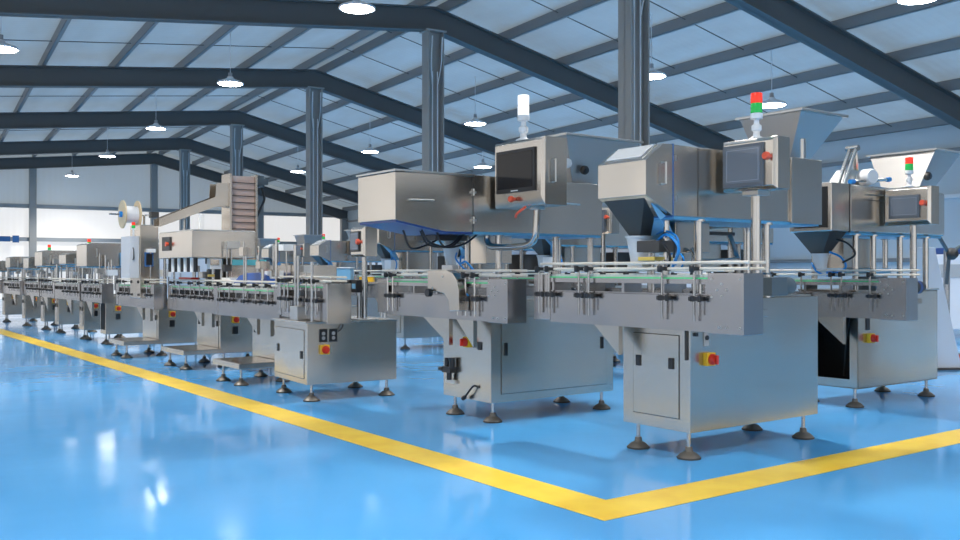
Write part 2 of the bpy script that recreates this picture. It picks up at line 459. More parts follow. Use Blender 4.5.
def rail_clamp(c, x, y, zt, lo=.24):
    """vertical rod with a black clamp knob on the conveyor side"""
    g = MB().cyl((x - .022, y, zt - lo), (x - .022, y, zt + .035), .0065, 8)
    g.cyl((x - .022, y - .03, zt - lo + .03), (x - .022, y - .03, zt - .12), .004, 6)
    g.build('clamp_rod', 'polish', c)
    g = MB().lathe((x - .035, y, zt - .128), [(.011, -.014), (.016, -.010), (.016, .010), (.011, .014)], 12)
    g.box(x - .045, x + .004, y - .04, y + .018, zt - .138, zt - .118)
    g.lathe((x - .035, y - .045, zt - .128), [(.009, -.016), (.013, -.010), (.013, .010), (.009, .016)], 10)
    g.build('clamp_knob', 'black', c)
    g = MB().box(x - .036, x + .03, y - .014, y + .014, zt + .012, zt + .032)
    g.lathe((x - .04, y, zt + .022), [(.010, -.018), (.014, -.01), (.014, .01), (.010, .018)], 10)
    g.build('rail_clip', 'black', c)

def conveyor(t, xf, y0, y1, zt, clamps, w=.143, end=.215, far_end=.10, plate_lo=.30, green=True, brackets=(), bolts=True, guide=True, m='plate', lo=.24):
    """slat chain conveyor hung in front of the cabinet"""
    xb = xf + w
    g = MB()
    zl = zt - plate_lo
    g.box(xf, xf + .006, y0 + end, y1 - far_end, zl, zt - .108)        # front skirt
    g.box(xf, xf + .012, y0 + end, y1 - far_end, zt - .114, zt - .104)
    g.box(xb - .006, xb, y0 + end, y1 - far_end, zl, zt - .108)
    g.box(xf, xf + .010, y0 + end - .01, y1 - far_end + .01, zt - .055, zt - .026)   # belt carrier
    g.box(xb - .010, xb, y0 + end - .01, y1 - far_end + .01, zt - .055, zt - .026)
    g.box(xf + .006, xb - .006, y0 + end, y1 - far_end, zl, zl + .006)
    yy = y0 + end
    while yy < y1 - far_end:                                          # cross struts in the open slot
        g.box(xf + .004, xb - .004, yy, yy + .02, zt - .11, zt - .05); yy += .29
    c = g.build('conveyor', m, t, 0)
    box('end_housing', m, c, (xf - .004, xb + .004, y0, y0 + end, zl - .006, zt), .003)
    box('tail_housing', m, c, (xf - .004, xb + .004, y1 - far_end, y1, zl + .01, zt - .01), .003)
    if bolts:
        g = MB()
        for (dy, dz) in [(.13, -.055), (.10, -.085), (.16, -.085), (.13, -.115), (.02, -.03), (.02, -.27), (.19, -.12), (.135, -.272), (.15, -.272), (.10, -.272), (.19, -.03)]:
            g.lathe((xf - .004, y0 + dy, zt + dz * plate_lo / .30), [(.006, 0), (.005, .004)], 8, (-1, 0, 0))
        g.build('housing_bolts', 'trim', c)
    g = MB().box(xf + .012, xb - .012, y0 + .03, y1 - .03, zt - .030, zt - .018)
    yy = y0 + .04
    while yy < y1 - .04:
        g.box(xf + .010, xb - .010, yy, yy + .022, zt - .018, zt - .010); yy += .027
    g.build('chain_belt', 'belt', c, label='pale slatted belt')
    if green:
        box('wear_strip', 'greenbelt', c, (xf - .002, xf + .004, y0 + end, y1 - far_end, zt - .030, zt - .022), label='thin bright green strip')
    if guide:
        for dx in (xf + .008, xb - .008):
            g = MB()
            for dz in (.022, .052): g.cyl((dx, y0 - .02, zt + dz), (dx, y1 - .05, zt + dz), .0078, 8)
            g.build('guide_rail', 'rail', c)
    for y in clamps: rail_clamp(c, xf, y, zt, lo)
    for (ya, yb, zlow) in brackets:                                   # triangular gusset to the cabinet
        MB().prism([(ya, zl), (yb, zl), (yb, zlow)], 'x', xf + .05, xf + .058).build('support_gusset', 'steel', c)
        MB().box(xf + .044, xf + .075, yb - .006, yb, zlow, zl).build('gusset_flange', 'steel', c)
    return c

def ctl_panel(t, x0, x1, y0, y1, z0, z1, scr, btn, post=None, screen='screen', frame='slate', handle=False, ledge=0.):
    """control box; screen on its x0 face, slightly chamfered front"""
    ch = .018
    g = MB()
    g.add([(x0, y0 + ch, z0 + ch + ledge), (x0, y1 - ch, z0 + ch + ledge), (x0, y1 - ch, z1 - ch), (x0, y0 + ch, z1 - ch),
           (x0 + ch, y0, z0), (x0 + ch, y1, z0), (x0 + ch, y1, z1), (x0 + ch, y0, z1),
           (x1, y0, z0), (x1, y1, z0), (x1, y1, z1), (x1, y0, z1)],
          [(0, 1, 2, 3), (0, 4, 5, 1), (1, 5, 6, 2), (2, 6, 7, 3), (3, 7, 4, 0), (4, 8, 9, 5), (5, 9, 10, 6), (6, 10, 11, 7), (7, 11, 8, 4), (8, 11, 10, 9)])
    c = g.build('control_panel', 'hood', t, .004)
    sy0, sy1, sz0, sz1 = scr
    box('screen_bezel', frame if frame in M else 'grey', c, (x0 - .012, x0 + .002, sy0, sy1, sz0, sz1), .004)
    q = .12 * (sz1 - sz0)
    box('touch_screen', screen, c, (x0 - .0135, x0 - .010, sy0 + q * .6, sy1 - q * .6, sz0 + q * .8, sz1 - q * .6))
    if screen == 'screen':
        g = MB(); a0, a1, b0, b1 = sy0 + q, sy1 - q, sz0 + q * 1.2, sz1 - q
        for (p0, p1, r0, r1) in ((a0, a1, b0, b0 + .003), (a0, a1, b1 - .003, b1), (a0, a0 + .003, b0, b1), (a1 - .003, a1, b0, b1)):
            g.box(x0 - .0145, x0 - .013, p0, p1, r0, r1)
        g.build('screen_page', 'screenpage', c)
    for (by, bz, r) in btn:
        g = MB().lathe((x0, by, bz), [(r * .55, 0), (r * .55, .022), (r, .024), (r, .038), (r * .8, .046)], 18, (-1, 0, 0))
        g.build('stop_button', 'orange', c, label='red mushroom stop button')
    if handle:
        yh = y0 - .03; xm = (x0 + x1) / 2 - .02; zm = (z0 + z1) / 2 + .0
        MB().tube([(xm, y0, zm + .07), (xm, yh, zm + .07), (xm, yh, zm - .07), (xm, y0, zm - .07)], .006, 8, False).build('grab_handle', 'trim', c)
    if post:
        px, py, pz0, r = post
        MB().cyl((px, py, pz0), (px, py, z0 + .01), r, 16).build('panel_post', 'polish', t)
    return c

def tower(t, x, y, z, s=1., lit=False, joint=True):
    g = MB()
    if joint:
        g.lathe((x, y, z), [(.045 * s, 0), (.045 * s, .008 * s), (.02 * s, .02 * s), (.018 * s, .045 * s), (.028 * s, .055 * s), (.028 * s, .08 * s), (.016 * s, .09 * s), (.014 * s, .115 * s), (.035 * s, .12 * s), (.035 * s, .15 * s)], 16)
    else:
        g.lathe((x, y, z), [(.02 * s, 0), (.02 * s, .12 * s), (.033 * s, .125 * s), (.033 * s, .15 * s)], 16)
    c = g.build('signal_light', 'white', t, label='stacked signal light')
    h = .058 * s; r = .033 * s
    ms = ('whitelens', 'whitelens', 'whitelens') if lit else (None, 'greenlens', 'redlens')
    z1 = z + .15 * s
    for k, (nm, mm) in enumerate((('green_lens', ms[1]), ('red_lens', ms[2]))):
        if lit: nm = 'white_lens'
        MB().lathe((x, y, z1 + k * h), [(r * .94, 0), (r, .004), (r, h - .004), (r * .94, h)], 18).build(nm, mm, c)
    return c

def hopper(t, rim, zr, base, zb, port=None, m='hoppersteel', wall=.004):
    """open square funnel: rim (x0,x1,y0,y1) at zr, base at zb, with a rolled rim"""
    x0, x1, y0, y1 = rim; a0, a1, b0, b1 = base
    g = MB()
    R4 = [(x0, y0), (x1, y0), (x1, y1), (x0, y1)]; B4 = [(a0, b0), (a1, b0), (a1, b1), (a0, b1)]
    i = .006
    Ri = [(x0 + i, y0 + i), (x1 - i, y0 + i), (x1 - i, y1 - i), (x0 + i, y1 - i)]; Bi = [(a0 + i, b0 + i), (a1 - i, b0 + i), (a1 - i, b1 - i), (a0 + i, b1 - i)]
    vs = [(*p, zr) for p in R4] + [(*p, zb) for p in B4] + [(*p, zr) for p in Ri] + [(*p, zb + i) for p in Bi]
    fs = []
    for k in range(4):
        j = (k + 1) % 4
        fs += [(k, j, 4 + j, 4 + k), (8 + j, 8 + k, 12 + k, 12 + j), (k, 8 + k, 8 + j, j)]
    fs += [(7, 6, 5, 4), (12, 13, 14, 15)]
    g.add(vs, fs)
    c = g.build('hopper', m, t)
    g = MB(); q = .022
    g.box(x0 - q, x1 + q, y0 - q, y0 + .004, zr - .004, zr + .012); g.box(x0 - q, x1 + q, y1 - .004, y1 + q, zr - .004, zr + .012)
    g.box(x0 - q, x0 + .004, y0, y1, zr - .004, zr + .012); g.box(x1 - .004, x1 + q, y0, y1, zr - .004, zr + .012)
    g.build('hopper_rim', 'trim', c, .002)
    if port:
        px, py, pz, r = port
        MB().lathe((px, py, pz), [(r, 0), (r, .02), (r * .8, .03)], 20, (0, -1, -.25)).build('sight_port', 'dark', c)
        MB().lathe((px, py - .03, pz - .008), [(r * .6, 0), (r * .6, .006)], 16, (0, -1, -.25)).build('sight_glass', 'black', c)
    return c

def column(t, x, y, z0, z1, r=.022, sleeve=False, name='support_column'):
    g = MB().cyl((x, y, z0), (x, y, z1), r, 16)
    g.cyl((x, y, z1 - .012), (x, y, z1), r * 1.7, 16)
    if sleeve: g.lathe((x, y, z0), [(r * 1.45, 0), (r * 1.45, .13), (r, .14)], 16)
    return g.build(name, 'polish', t)

def funnel(t, x, y, z0, z1, r0, r1):
    g = MB()
    prof = [(r0, z0), (r0 * 1.05, z0 + .02), (r1, z1 - .012), (r1 * 1.12, z1 - .01), (r1 * 1.12, z1)]
    g.lathe((x, y, 0), prof, 20)
    return g.build('funnel', 'frost', t, label='frosted plastic funnel')

def bar_handle(c, p0, p1, d, r=.006, name='grab_handle'):
    p0 = Vector(p0); p1 = Vector(p1); d = Vector(d)
    return MB().tube([p0, p0 + d, p1 + d, p1], r, 8, False).build(name, 'trim', c)

def hood_trough(t, x0, x1, y0, y1, dz=0., navy=False):
    """front hood with a sloped window, over a vibrating trough that tapers to an outlet"""
    xs = x1 - .075
    zt = 1.655 + dz; zf = 1.562 + dz; zb = 1.384 + dz; zr = 1.284 + dz
    poly = [(x0, zf), (xs, zt), (x1, zt), (x1, zr), (x0, zb)]
    c = MB().prism(poly, 'y', y0, y1).build('hood', 'hood', t, .004)
    # sloped window, its frame, and a grey sheet painted as the shade behind the pane
    n = Vector((-(zt - zf), 0, xs - x0)).normalized()
    def on(u, y, off): p = Vector((x0 + (xs - x0) * u, y, zf + (zt - zf) * u)) + n * off; return p
    yy0, yy1 = y0 + .035, y1 - .035
    def slab(u0, u1, a, b, o0, o1, nm, mm):
        g = MB(); vs = [on(u, y, o) for o in (o0, o1) for (u, y) in ((u0, a), (u1, a), (u1, b), (u0, b))]
        g.add(vs, [(3, 2, 1, 0), (4, 5, 6, 7), (0, 1, 5, 4), (1, 2, 6, 5), (2, 3, 7, 6), (3, 0, 4, 7)])
        return g.build(nm, mm, c)
    slab(.10, .92, yy0, yy1, -.002, .004, 'window_seal', 'trim')
    slab(.16, .86, yy0 + .015, yy1 - .015, .001, .006, 'window_shadow', 'grey')
    slab(.14, .88, yy0 + .012, yy1 - .012, .007, .010, 'window_pane', 'clear')
    bar_handle(c, (xs - .01, y0, zt - .10), (xs - .01, y0, zt - .21), (0, -.03, 0))
    MB().box(x1 - .003, x1 + .004, y0 - .002, y1 + .002, zr - .006, zt + .003).build('hood_gasket', 'seam', c)
    ym = (y0 + y1) / 2
    g = MB()
    g.hexa([(-.13, ym + .06), (-.04, ym + .06), (-.04, ym + .14), (-.13, ym + .14)], 1.19 + dz, [(x0 + .015, y0 + .02), (x1 - .04, y0 + .02), (x1 - .04, y1 - .02), (x0 + .015, y1 - .02)], zb - .002)
    g.build('trough_chute', 'dark', t)
    g = MB()                                                          # side chute plates
    g.prism([(x1 - .02, zr), (x0 + .05, zb - .01), (x0 + .07, zb - .03), (x1 - .06, zr - .02)], 'y', y0 + .03, y0 + .036)
    g.prism([(-.03, 1.17 + dz), (.0, 1.17 + dz), (x1 + .06, zr), (x1, zr)], 'y', y0 + .10, ym + .14)
    g.build('chute_plate', 'lightblue', t)
    return c

def hoses(t, pts, r, m, name='air_hose'):
    return MB().tube(pts, r, 7).build(name, m, t)

# ------------------------------------------------------------------ 1. the counting machine in front (right of centre)
W_, D_ = 1.137, .49
def front_machine():
    t = thing('tablet_counting_machine', 'nearest stainless counting machine by the yellow corner, red and green signal on top', 'machine', (1.102, 4.88), MR)
    zb = .145
    c = cabinet(t, W_, D_, zb, .85)
    cab_door(c, 'x', .075, .405, .215, .655, ((.365, .505), (.125, .505)))
    MB().box(-.012, .0, .018, .026, .53, .80).build('edge_channel', 'dark', c, 0)
    feet(t, W_, D_, zb)
    box('socket_plate', 'grey', t, (.105, .145, -.006, 0, .60, .68), .003)
    MB().lathe((.125, -.006, .645), [(.013, 0), (.013, .006)], 14, (0, -1, 0)).build('socket_hole', 'black', t)
    MB().box(.030, .055, -.010, 0, .655, .675).build('cable_gland', 'black', t, .002)
    switch(t, .137, 0, .531)
    conveyor(t, -.155, -.466, 1.09, .99, (-.18, .033, .585, .668, .93, 1.02), end=.217, far_end=.15, plate_lo=.292, brackets=((.62, .42, .535),))
    # upper body
    b = MB().box(-.131, 1.157, 0, .40, 1.283, 1.655).build('hopper_body', 'hood', t, .006)
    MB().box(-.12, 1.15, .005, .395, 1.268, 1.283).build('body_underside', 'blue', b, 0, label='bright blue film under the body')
    MB().box(.06, .064, -.002, 0, 1.29, 1.65).build('body_seam', 'dark', b)
    for z in (1.36, 1.57): MB().box(-.122, -.112, -.008, 0, z, z + .03).build('body_hinge', 'trim', b)
    for z in (1.40, 1.55): MB().lathe((1.10, 0, z), [(.008, 0), (.008, .01)], 8, (0, -1, 0)).build('body_bolt', 'trim', b)
    MB().box(.86, 1.157, -.014, 0, 1.275, 1.66).build('end_cover', 'hood', b, .003)
    hood_trough(t, -.333, -.131, 0, .346)
    funnel(t, -.085, .285, 1.045, 1.19, .045, .068)
    MB().box(-.13, -.04, .22, .33, 1.0, 1.045).build('counting_block', 'white', t, .004)
    MB().box(-.16, -.02, .10, .22, 1.055, 1.075).build('nozzle_bar', 'goldish', t, .002)
    MB().box(-.15, -.01, .08, .24, 1.10, 1.16).build('valve_block', 'dark', t, .004)
    for y in (.10, .14, .18): MB().cyl((-.09, y, 1.0), (-.09, y, 1.06), .012, 10).build('filling_nozzle', 'polish', t)
    MB().cyl((-.07, .10, .96), (-.07, .10, 1.28), .016, 10).build('stand_rod', 'polish', t)
    hoses(t, [(-.10, .14, 1.16), (-.12, .05, 1.19), (-.12, -.03, 1.12), (-.10, .03, 1.02)], .008, 'tube')
    hoses(t, [(-.06, .16, 1.17), (-.09, .09, 1.20), (-.10, .02, 1.15), (-.08, .04, 1.07)], .006, 'black')
    hoses(t, [(-.08, .18, 1.12), (-.11, .09, 1.14), (-.11, .04, 1.08), (-.08, .08, 1.01)], .007, 'black')
    hoses(t, [(-.05, .19, 1.20), (-.08, .09, 1.21), (-.09, .0, 1.16), (-.09, .02, 1.03)], .006, 'tube')
    # box under the body and its elbow pipe
    MB().box(.02, .30, .12, .34, 1.10, 1.268).build('drive_box', 'steel', t, .004)
    MB().box(.32, .62, .20, .24, 1.205, 1.225).build('cross_bar', 'dark', t, .003)
    MB().tube([(.13, .10, 1.12), (.14, .06, 1.06), (.22, .05, 1.05), (.44, .06, 1.06), (.50, .10, 1.09), (.52, .16, 1.20)], .017, 12).build('elbow_pipe', 'polish', t)
    for x, y, s in ((.10, .03, 0), (.68, .03, 1), (.95, .43, 0), (.1, .44, 0)): column(t, x, y, .85, 1.275 if y < .4 else 1.275, sleeve=s) if y < .4 else column(t, x, .37, .85, 1.275)
    MB().box(-.10, 1.10, .02, .46, .85, .862).build('top_plate', 'steel', t, .003)
    # gear motor behind the conveyor end
    g = MB().box(.56, .70, -.10, .02, .862, .965); g.build('gearbox', 'motor', t, .008)
    MB().lathe((.70, -.04, .915), [(.048, 0), (.052, .01), (.052, .09), (.045, .105), (.03, .12)], 20, (1, 0, 0)).build('motor', 'motor', t)
    # control panel on a post with signal light
    ctl_panel(t, .219, .339, -.37, -.025, 1.42, 1.69, (-.302, -.045, 1.438, 1.662), ((-.337, 1.585, .021),), (.285, -.20, .80, .026), ledge=.0)
    MB().box(.24, .33, -.24, 0, .76, .80).build('post_bracket', 'steel', t, .003)
    MB().box(.235, .335, -.25, -.15, 1.395, 1.42).build('panel_clamp', 'trim', t, .003)
    tower(t, .29, -.20, 1.69, .92)
    hopper(t, (.97, 1.40, .0, .44), 1.945, (1.02, 1.20, .12, .33), 1.655)
    MB().box(.99, 1.02, -.002, .02, 1.66, 1.78).build('lid_hinge', 'trim', t, .004)
    MB().tube([(.78, .2, 1.655), (.80, .2, 1.79), (.83, .2, 1.80)], .012, 8).build('vent_pipe', 'polish', t)
    return t
m3 = front_machine()

# ------------------------------------------------------------------ 2. middle machine with the long closed hood and big black screen
def mid_machine():
    t = thing('tablet_counting_machine', 'stainless counting machine left of the nearest one, long closed hood, large black screen', 'machine', (.072, 6.08), MR)
    W, D, zb = 1.109, .557, .131
    c = cabinet(t, W, D, zb, .80)
    cab_door(c, 'y', .085, 1.040, .19, .69, ((.118, .484), (.990, .488)))
    feet(t, W, D, zb)
    switch(t, 0, .247, .521, 'x')
    box('socket_plate', 'black', t, (-.006, 0, .10, .145, .475, .53), .002)
    g = MB().box(-.05, 0, .40, .50, .30, .34); g.cyl((-.03, .47, .34), (-.03, .47, .40), .016, 12); g.cyl((-.03, .41, .33), (-.03, .41, .405), .018, 12); g.cyl((-.03, .44, .25), (-.03, .44, .31), .018, 12); g.cyl((-.04, .50, .32), (-.04, .54, .32), .016, 10)
    g.build('air_regulator', 'black', t)
    MB().box(-.02, -.002, .38, .50, .225, .25).build('regulator_bracket', 'trim', t)
    MB().tube([(-.002, .13, .225), (-.02, .16, .235), (-.03, .20, .20), (-.035, .245, .15)], .007, 7).build('power_cable', 'black', t)
    MB().lathe((-.035, .24, .155), [(.012, 0), (.016, .01), (.014, .035)], 10, (0, .8, -.4)).build('cable_plug', 'black', t)
    conveyor(t, -.155, -.378, 1.20, .95, (-.06, .04, .13, .95, 1.02), end=.204, far_end=.14, plate_lo=.268, brackets=((.66, .33, .50), (.25, .05, .50)))
    MB().box(-.01, .0, -.16, -.04, .70, .93).build('side_skirt', 'steel', t)
    # rounded grey drive shield on the conveyor
    pr = [(.40, 1.003), (.17, 1.005), (.10, .985), (.055, .94), (.035, .88), (.03, .743), (.14, .737), (.15, .80), (.20, .85), (.285, .862), (.40, .865)]
    sh = MB().prism(pr[::-1], 'x', -.235, -.165).build('drive_shield', 'steel', t, .006, label='rounded steel drive shield')
    MB().lathe((-.235, .22, .965), [(.010, 0), (.008, .005)], 10, (-1, 0, 0)).build('shield_bolt', 'trim', sh)
    MB().lathe((-.235, .34, .885), [(.010, 0), (.008, .005)], 10, (-1, 0, 0)).build('shield_bolt', 'trim', sh)
    MB().lathe((-.235, .36, .855), [(.028, 0), (.028, .03)], 14, (-1, 0, 0)).build('shield_knob', 'black', sh)
    # body and hood
    b = MB().box(-.145, 1.0, 0, .46, 1.253, 1.62).build('hopper_body', 'hood', t, .006)
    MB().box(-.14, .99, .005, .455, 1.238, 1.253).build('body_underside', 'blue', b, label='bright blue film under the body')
    MB().box(.10, .56, -.003, 0, 1.44, 1.444).build('body_seam', 'dark', b)
    bar_handle(b, (.62, 0, 1.47), (.76, 0, 1.465), (0, -.025, 0), .005)
    h = MB().prism([(-.73, 1.605), (-.145, 1.622), (-.145, 1.250), (-.36, 1.250), (-.73, 1.312)], 'y', 0, .463).build('hood', 'hood', t, .005)
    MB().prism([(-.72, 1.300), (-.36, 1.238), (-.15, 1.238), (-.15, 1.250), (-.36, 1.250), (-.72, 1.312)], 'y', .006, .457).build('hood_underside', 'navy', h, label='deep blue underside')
    MB().box(-.74, -.14, -.012, .475, 1.607, 1.622).build('hood_lid_edge', 'trim', h, .004)
    bar_handle(h, (-.63, 0, 1.438), (-.46, 0, 1.441), (0, -.022, 0), .005)
    MB().box(-.148, -.142, -.002, .46, 1.25, 1.62).build('hood_gasket', 'dark', h)
    for z in (1.32, 1.50):
        MB().box(-.165, -.125, -.012, 0, z, z + .014).build('hood_hinge', 'trim', h)
        MB().cyl((-.145, -.008, z - .015), (-.145, -.008, z + .03), .006, 8).build('hinge_pin', 'trim', h)
    # stuff under the hood
    for i, (x0, y0) in enumerate(((-.50, .06), (-.46, .14), (-.40, .05), (-.55, .2))):
        hoses(t, [(x0, y0, 1.26), (x0 + .05, y0 - .02, 1.18 - i * .012), (x0 + .22, y0, 1.155 + i * .01), (x0 + .36, y0 + .03, 1.25)], .007, 'black')
    funnel(t, -.09, .33, 1.04, 1.18, .035, .06)
    MB().box(-.12, -.05, .27, .40, .985, 1.04).build('counting_block', 'white', t, .004)
    MB().box(-.30, -.05, .20, .44, 1.20, 1.24).build('valve_block', 'dark', t, .004)
    MB().hexa([(-.14, .29), (-.06, .29), (-.06, .37), (-.14, .37)], 1.17, [(-.30, .2), (-.02, .2), (-.02, .44), (-.30, .44)], 1.24).build('trough_chute', 'steel', t)
    for k in range(5): MB().cyl((-.10, .10 + k * .03, 1.0), (-.10, .10 + k * .03, 1.05), .009, 8).build('filling_nozzle', 'polish', t)
    hoses(t, [(-.10, .2, 1.1), (-.13, .16, 1.05), (-.13, .10, 1.06), (-.09, .06, 1.0)], .007, 'tube')
    hoses(t, [(-.10, .25, 1.12), (-.14, .20, 1.08), (-.13, .13, 1.02), (-.09, .12, 1.0)], .006, 'tube')
    hoses(t, [(-.17, .22, .98), (-.20, .14, .93), (-.19, .06, .88), (-.16, .03, .84)], .006, 'tube')
    for x in (.10, .60, .93): column(t, x, .05, .80, 1.245)
    for x in (.10, .93): column(t, x, .40, .80, 1.245)
    MB().box(-.02, W, .02, D - .02, .80, .812).build('top_plate', 'steel', t, .003)
    MB().box(.08, .30, .16, .34, 1.05, 1.24).build('drive_box', 'steel', t, .004)
    MB().tube([(.05, .115, 1.25), (.05, .11, 1.20), (.05, .07, 1.165), (.05, -.05, 1.155), (.05, -.20, 1.155), (.05, -.33, 1.165), (.05, -.385, 1.20), (.05, -.40, 1.26), (.06, -.40, 1.40)], .022, 12).build('panel_arm', 'polish', t)
    MB().lathe((.06, -.40, 1.385), [(.05, 0), (.04, .015)], 16).build('arm_flange', 'trim', t)
    ctl_panel(t, -.004, .19, -.53, -.03, 1.405, 1.825, (-.462, -.075, 1.495, 1.765), ((-.257, 1.452, .02),), None, 'screenblk', 'black', True, ledge=.04)
    MB().box(-.0175, -.0145, -.30, -.23, 1.502, 1.509).build('bezel_mark', 'paper', t)
    hoses(t, [(-.0, -.36, 1.40), (-.02, -.30, 1.36), (.0, -.26, 1.34)], .008, 'orange')
    tower(t, .07, -.25, 1.825, 1.1, True, True)
    hopper(t, (.66, 1.38, .0, .45), 1.95, (.80, 1.15, .10, .34), 1.62, (.86, .045, 1.72, .032))
    MB().lathe((.72, .10, 1.76), [(.035, 0), (.035, .05), (.02, .06)], 8, (0, -1, 0)).build('vibrator', 'white', t)
    return t
m2 = mid_machine()

# ------------------------------------------------------------------ 3. machine at the right edge, second row
def right_machine():
    t = thing('tablet_counting_machine', 'stainless counting machine at the right, black open doorway in its cabinet', 'machine', (2.746, 6.76), MR)
    W, D, zb = 1.124, .49, .139
    g = MB()
    zt = .85
    g.box(0, W, 0, .008, zb, zt); g.box(W - .008, W, 0, D, zb, zt); g.box(0, W, D - .008, D, zb, zt); g.box(0, W, 0, D, zb, zb + .01); g.box(0, W, 0, D, zt - .01, zt)
    g.box(0, .010, 0, .065, zb, zt); g.box(0, .010, .40, D, zb, zt); g.box(0, .010, .065, .40, zb, .205); g.box(0, .010, .065, .40, .665, zt)
    c = g.build('cabinet', 'steel', t, 0)
    MB().box(.30, .305, .01, D - .01, zb + .01, zt - .012).build('inner_shade_panel', 'void', c)  # near-black sheets put the cavity's shade into colour
    MB().box(.012, .30, .010, .014, zb + .01, zt - .012).box(.012, .30, D - .014, D - .010, zb + .01, zt - .012).box(.012, .30, .01, D - .01, zb + .011, zb + .015).build('inner_shade_lining', 'void', c)
    MB().tube([(.20, .15, .8), (.18, .2, .5), (.22, .25, .2)], .006, 6).build('inner_cable', 'dark', c)
    feet(t, W, D, zb)
    box('socket_plate', 'black', t, (.105, .150, -.006, 0, .565, .66), .002)
    switch(t, .146, 0, .507)
    conveyor(t, -.155, -.455, .90, .952, (-.20, .02, .10, .35, .6), end=.20, far_end=.14, plate_lo=.285, brackets=((.30, .05, .47),))
    g = MB().lathe((-.01, -.41, .888), [(.042, 0), (.046, .01), (.046, .09), (.03, .10), (.03, .14)], 20, (1, 0, 0)); g.build('end_roller', 'dark', t)
    MB().lathe((.03, -.41, .888), [(.047, 0), (.047, .03)], 20, (1, 0, 0)).build('roller_band', 'navy', t)
    MB().box(.20, .36, -.02, .14, .852, .96).build('gearbox', 'motor', t, .008)
    b = MB().box(-.10, 1.25, 0, .40, 1.276, 1.63).build('hopper_body', 'hood', t, .03, 3)
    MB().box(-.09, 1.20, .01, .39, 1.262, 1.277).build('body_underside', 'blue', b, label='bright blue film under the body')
    MB().box(.08, .40, -.003, 0, 1.52, 1.524).build('body_seam', 'dark', b)
    bar_handle(b, (.12, 0, 1.56), (.30, 0, 1.562), (0, -.02, .0), .004)
    h = MB().box(-.33, -.10, 0, .346, 1.283, 1.63).build('hood', 'hood', t, .012, 3)
    MB().box(-.335, -.33, .03, .30, 1.31, 1.60).build('hood_opening_shade', 'void', h)  # dark sheet painted as the shade of an opening, hood is closed
    MB().box(-.105, -.097, -.003, .35, 1.28, 1.63).build('hood_gasket', 'dark', h)
    MB().hexa([(-.13, .20), (-.04, .20), (-.04, .30), (-.13, .30)], 1.13, [(-.30, .03), (-.10, .03), (-.10, .33), (-.30, .33)], 1.28).build('trough_chute', 'dark', t)
    funnel(t, -.085, .25, .99, 1.13, .04, .06)
    hoses(t, [(-.14, .12, 1.24), (-.10, .02, 1.20), (-.10, -.04, 1.12), (-.13, .04, 1.06)], .008, 'black')
    hoses(t, [(-.14, .14, 1.14), (-.12, .06, 1.10), (-.12, .02, 1.03), (-.14, .08, .98)], .008, 'tube')
    hoses(t, [(-.12, .30, 1.06), (-.15, .24, 1.00), (-.14, .18, .97)], .008, 'tube')
    MB().box(-.15, -.04, .10, .16, .96, 1.0).build('nozzle_bar', 'tube', t, .003)
    for x, y in ((.02, .03), (.25, .03), (.62, .03), (1.0, .03), (.02, .37), (1.0, .37)): column(t, x, y, .85, 1.27)
    MB().box(-.02, W + .03, .0, D, .85, .862).build('top_plate', 'steel', t, .003)
    MB().box(.10, .46, .18, .34, 1.02, 1.25).build('drive_box', 'steel', t, .004)
    MB().box(.30, .62, .10, .30, .98, 1.02).build('tray_bar', 'lightblue', t, .004)
    ctl_panel(t, .300, .430, -.375, -.02, 1.335, 1.612, (-.303, -.070, 1.385, 1.552), ((-.337, 1.488, .021),), (.36, -.22, .80, .024), ledge=.01)
    MB().box(.32, .41, -.26, 0, .76, .80).build('post_bracket', 'steel', t, .003)
    tower(t, .34, -.20, 1.612, .82)
    MB().lathe((.20, .0, 1.70), [(.05, 0), (.06, .02), (.06, .10), (.04, .13)], 14, (.3, 1, 0)).build('vibrator', 'white', t)
    MB().cyl((.02, .05, 1.655), (.42, .02, 1.69), .012, 8).build('air_cylinder', 'polish', t)
    MB().cyl((-.02, .05, 1.652), (.03, .05, 1.656), .018, 10).build('cylinder_end', 'tube', t)
    MB().cyl((.42, .02, 1.69), (.46, .02, 1.694), .018, 10).build('cylinder_end', 'tube', t)
    hopper(t, (1.09, 1.50, .0, .56), 1.965, (1.0, 1.20, .10, .38), 1.63, (1.06, .055, 1.76, .034))
    # slanted clear feed rails
    g = MB()
    for dy in (0, .05): g.cyl((-.02, .10 + dy, 1.63), (.24, .16 + dy, 1.93), .016, 8)
    g.cyl((.24, .14, 1.93), (.24, .24, 1.93), .022, 8); g.cyl((.28, .18, 1.64), (.25, .18, 1.92), .02, 8)
    g.build('lift_rails', 'polish', t)
    MB().hexa([(.05, .12), (.36, .12), (.36, .3), (.05, .3)], 1.63, [(.14, .16), (.26, .16), (.26, .26), (.14, .26)], 1.76).build('lift_base', 'trim', t)
    return t
m4 = right_machine()

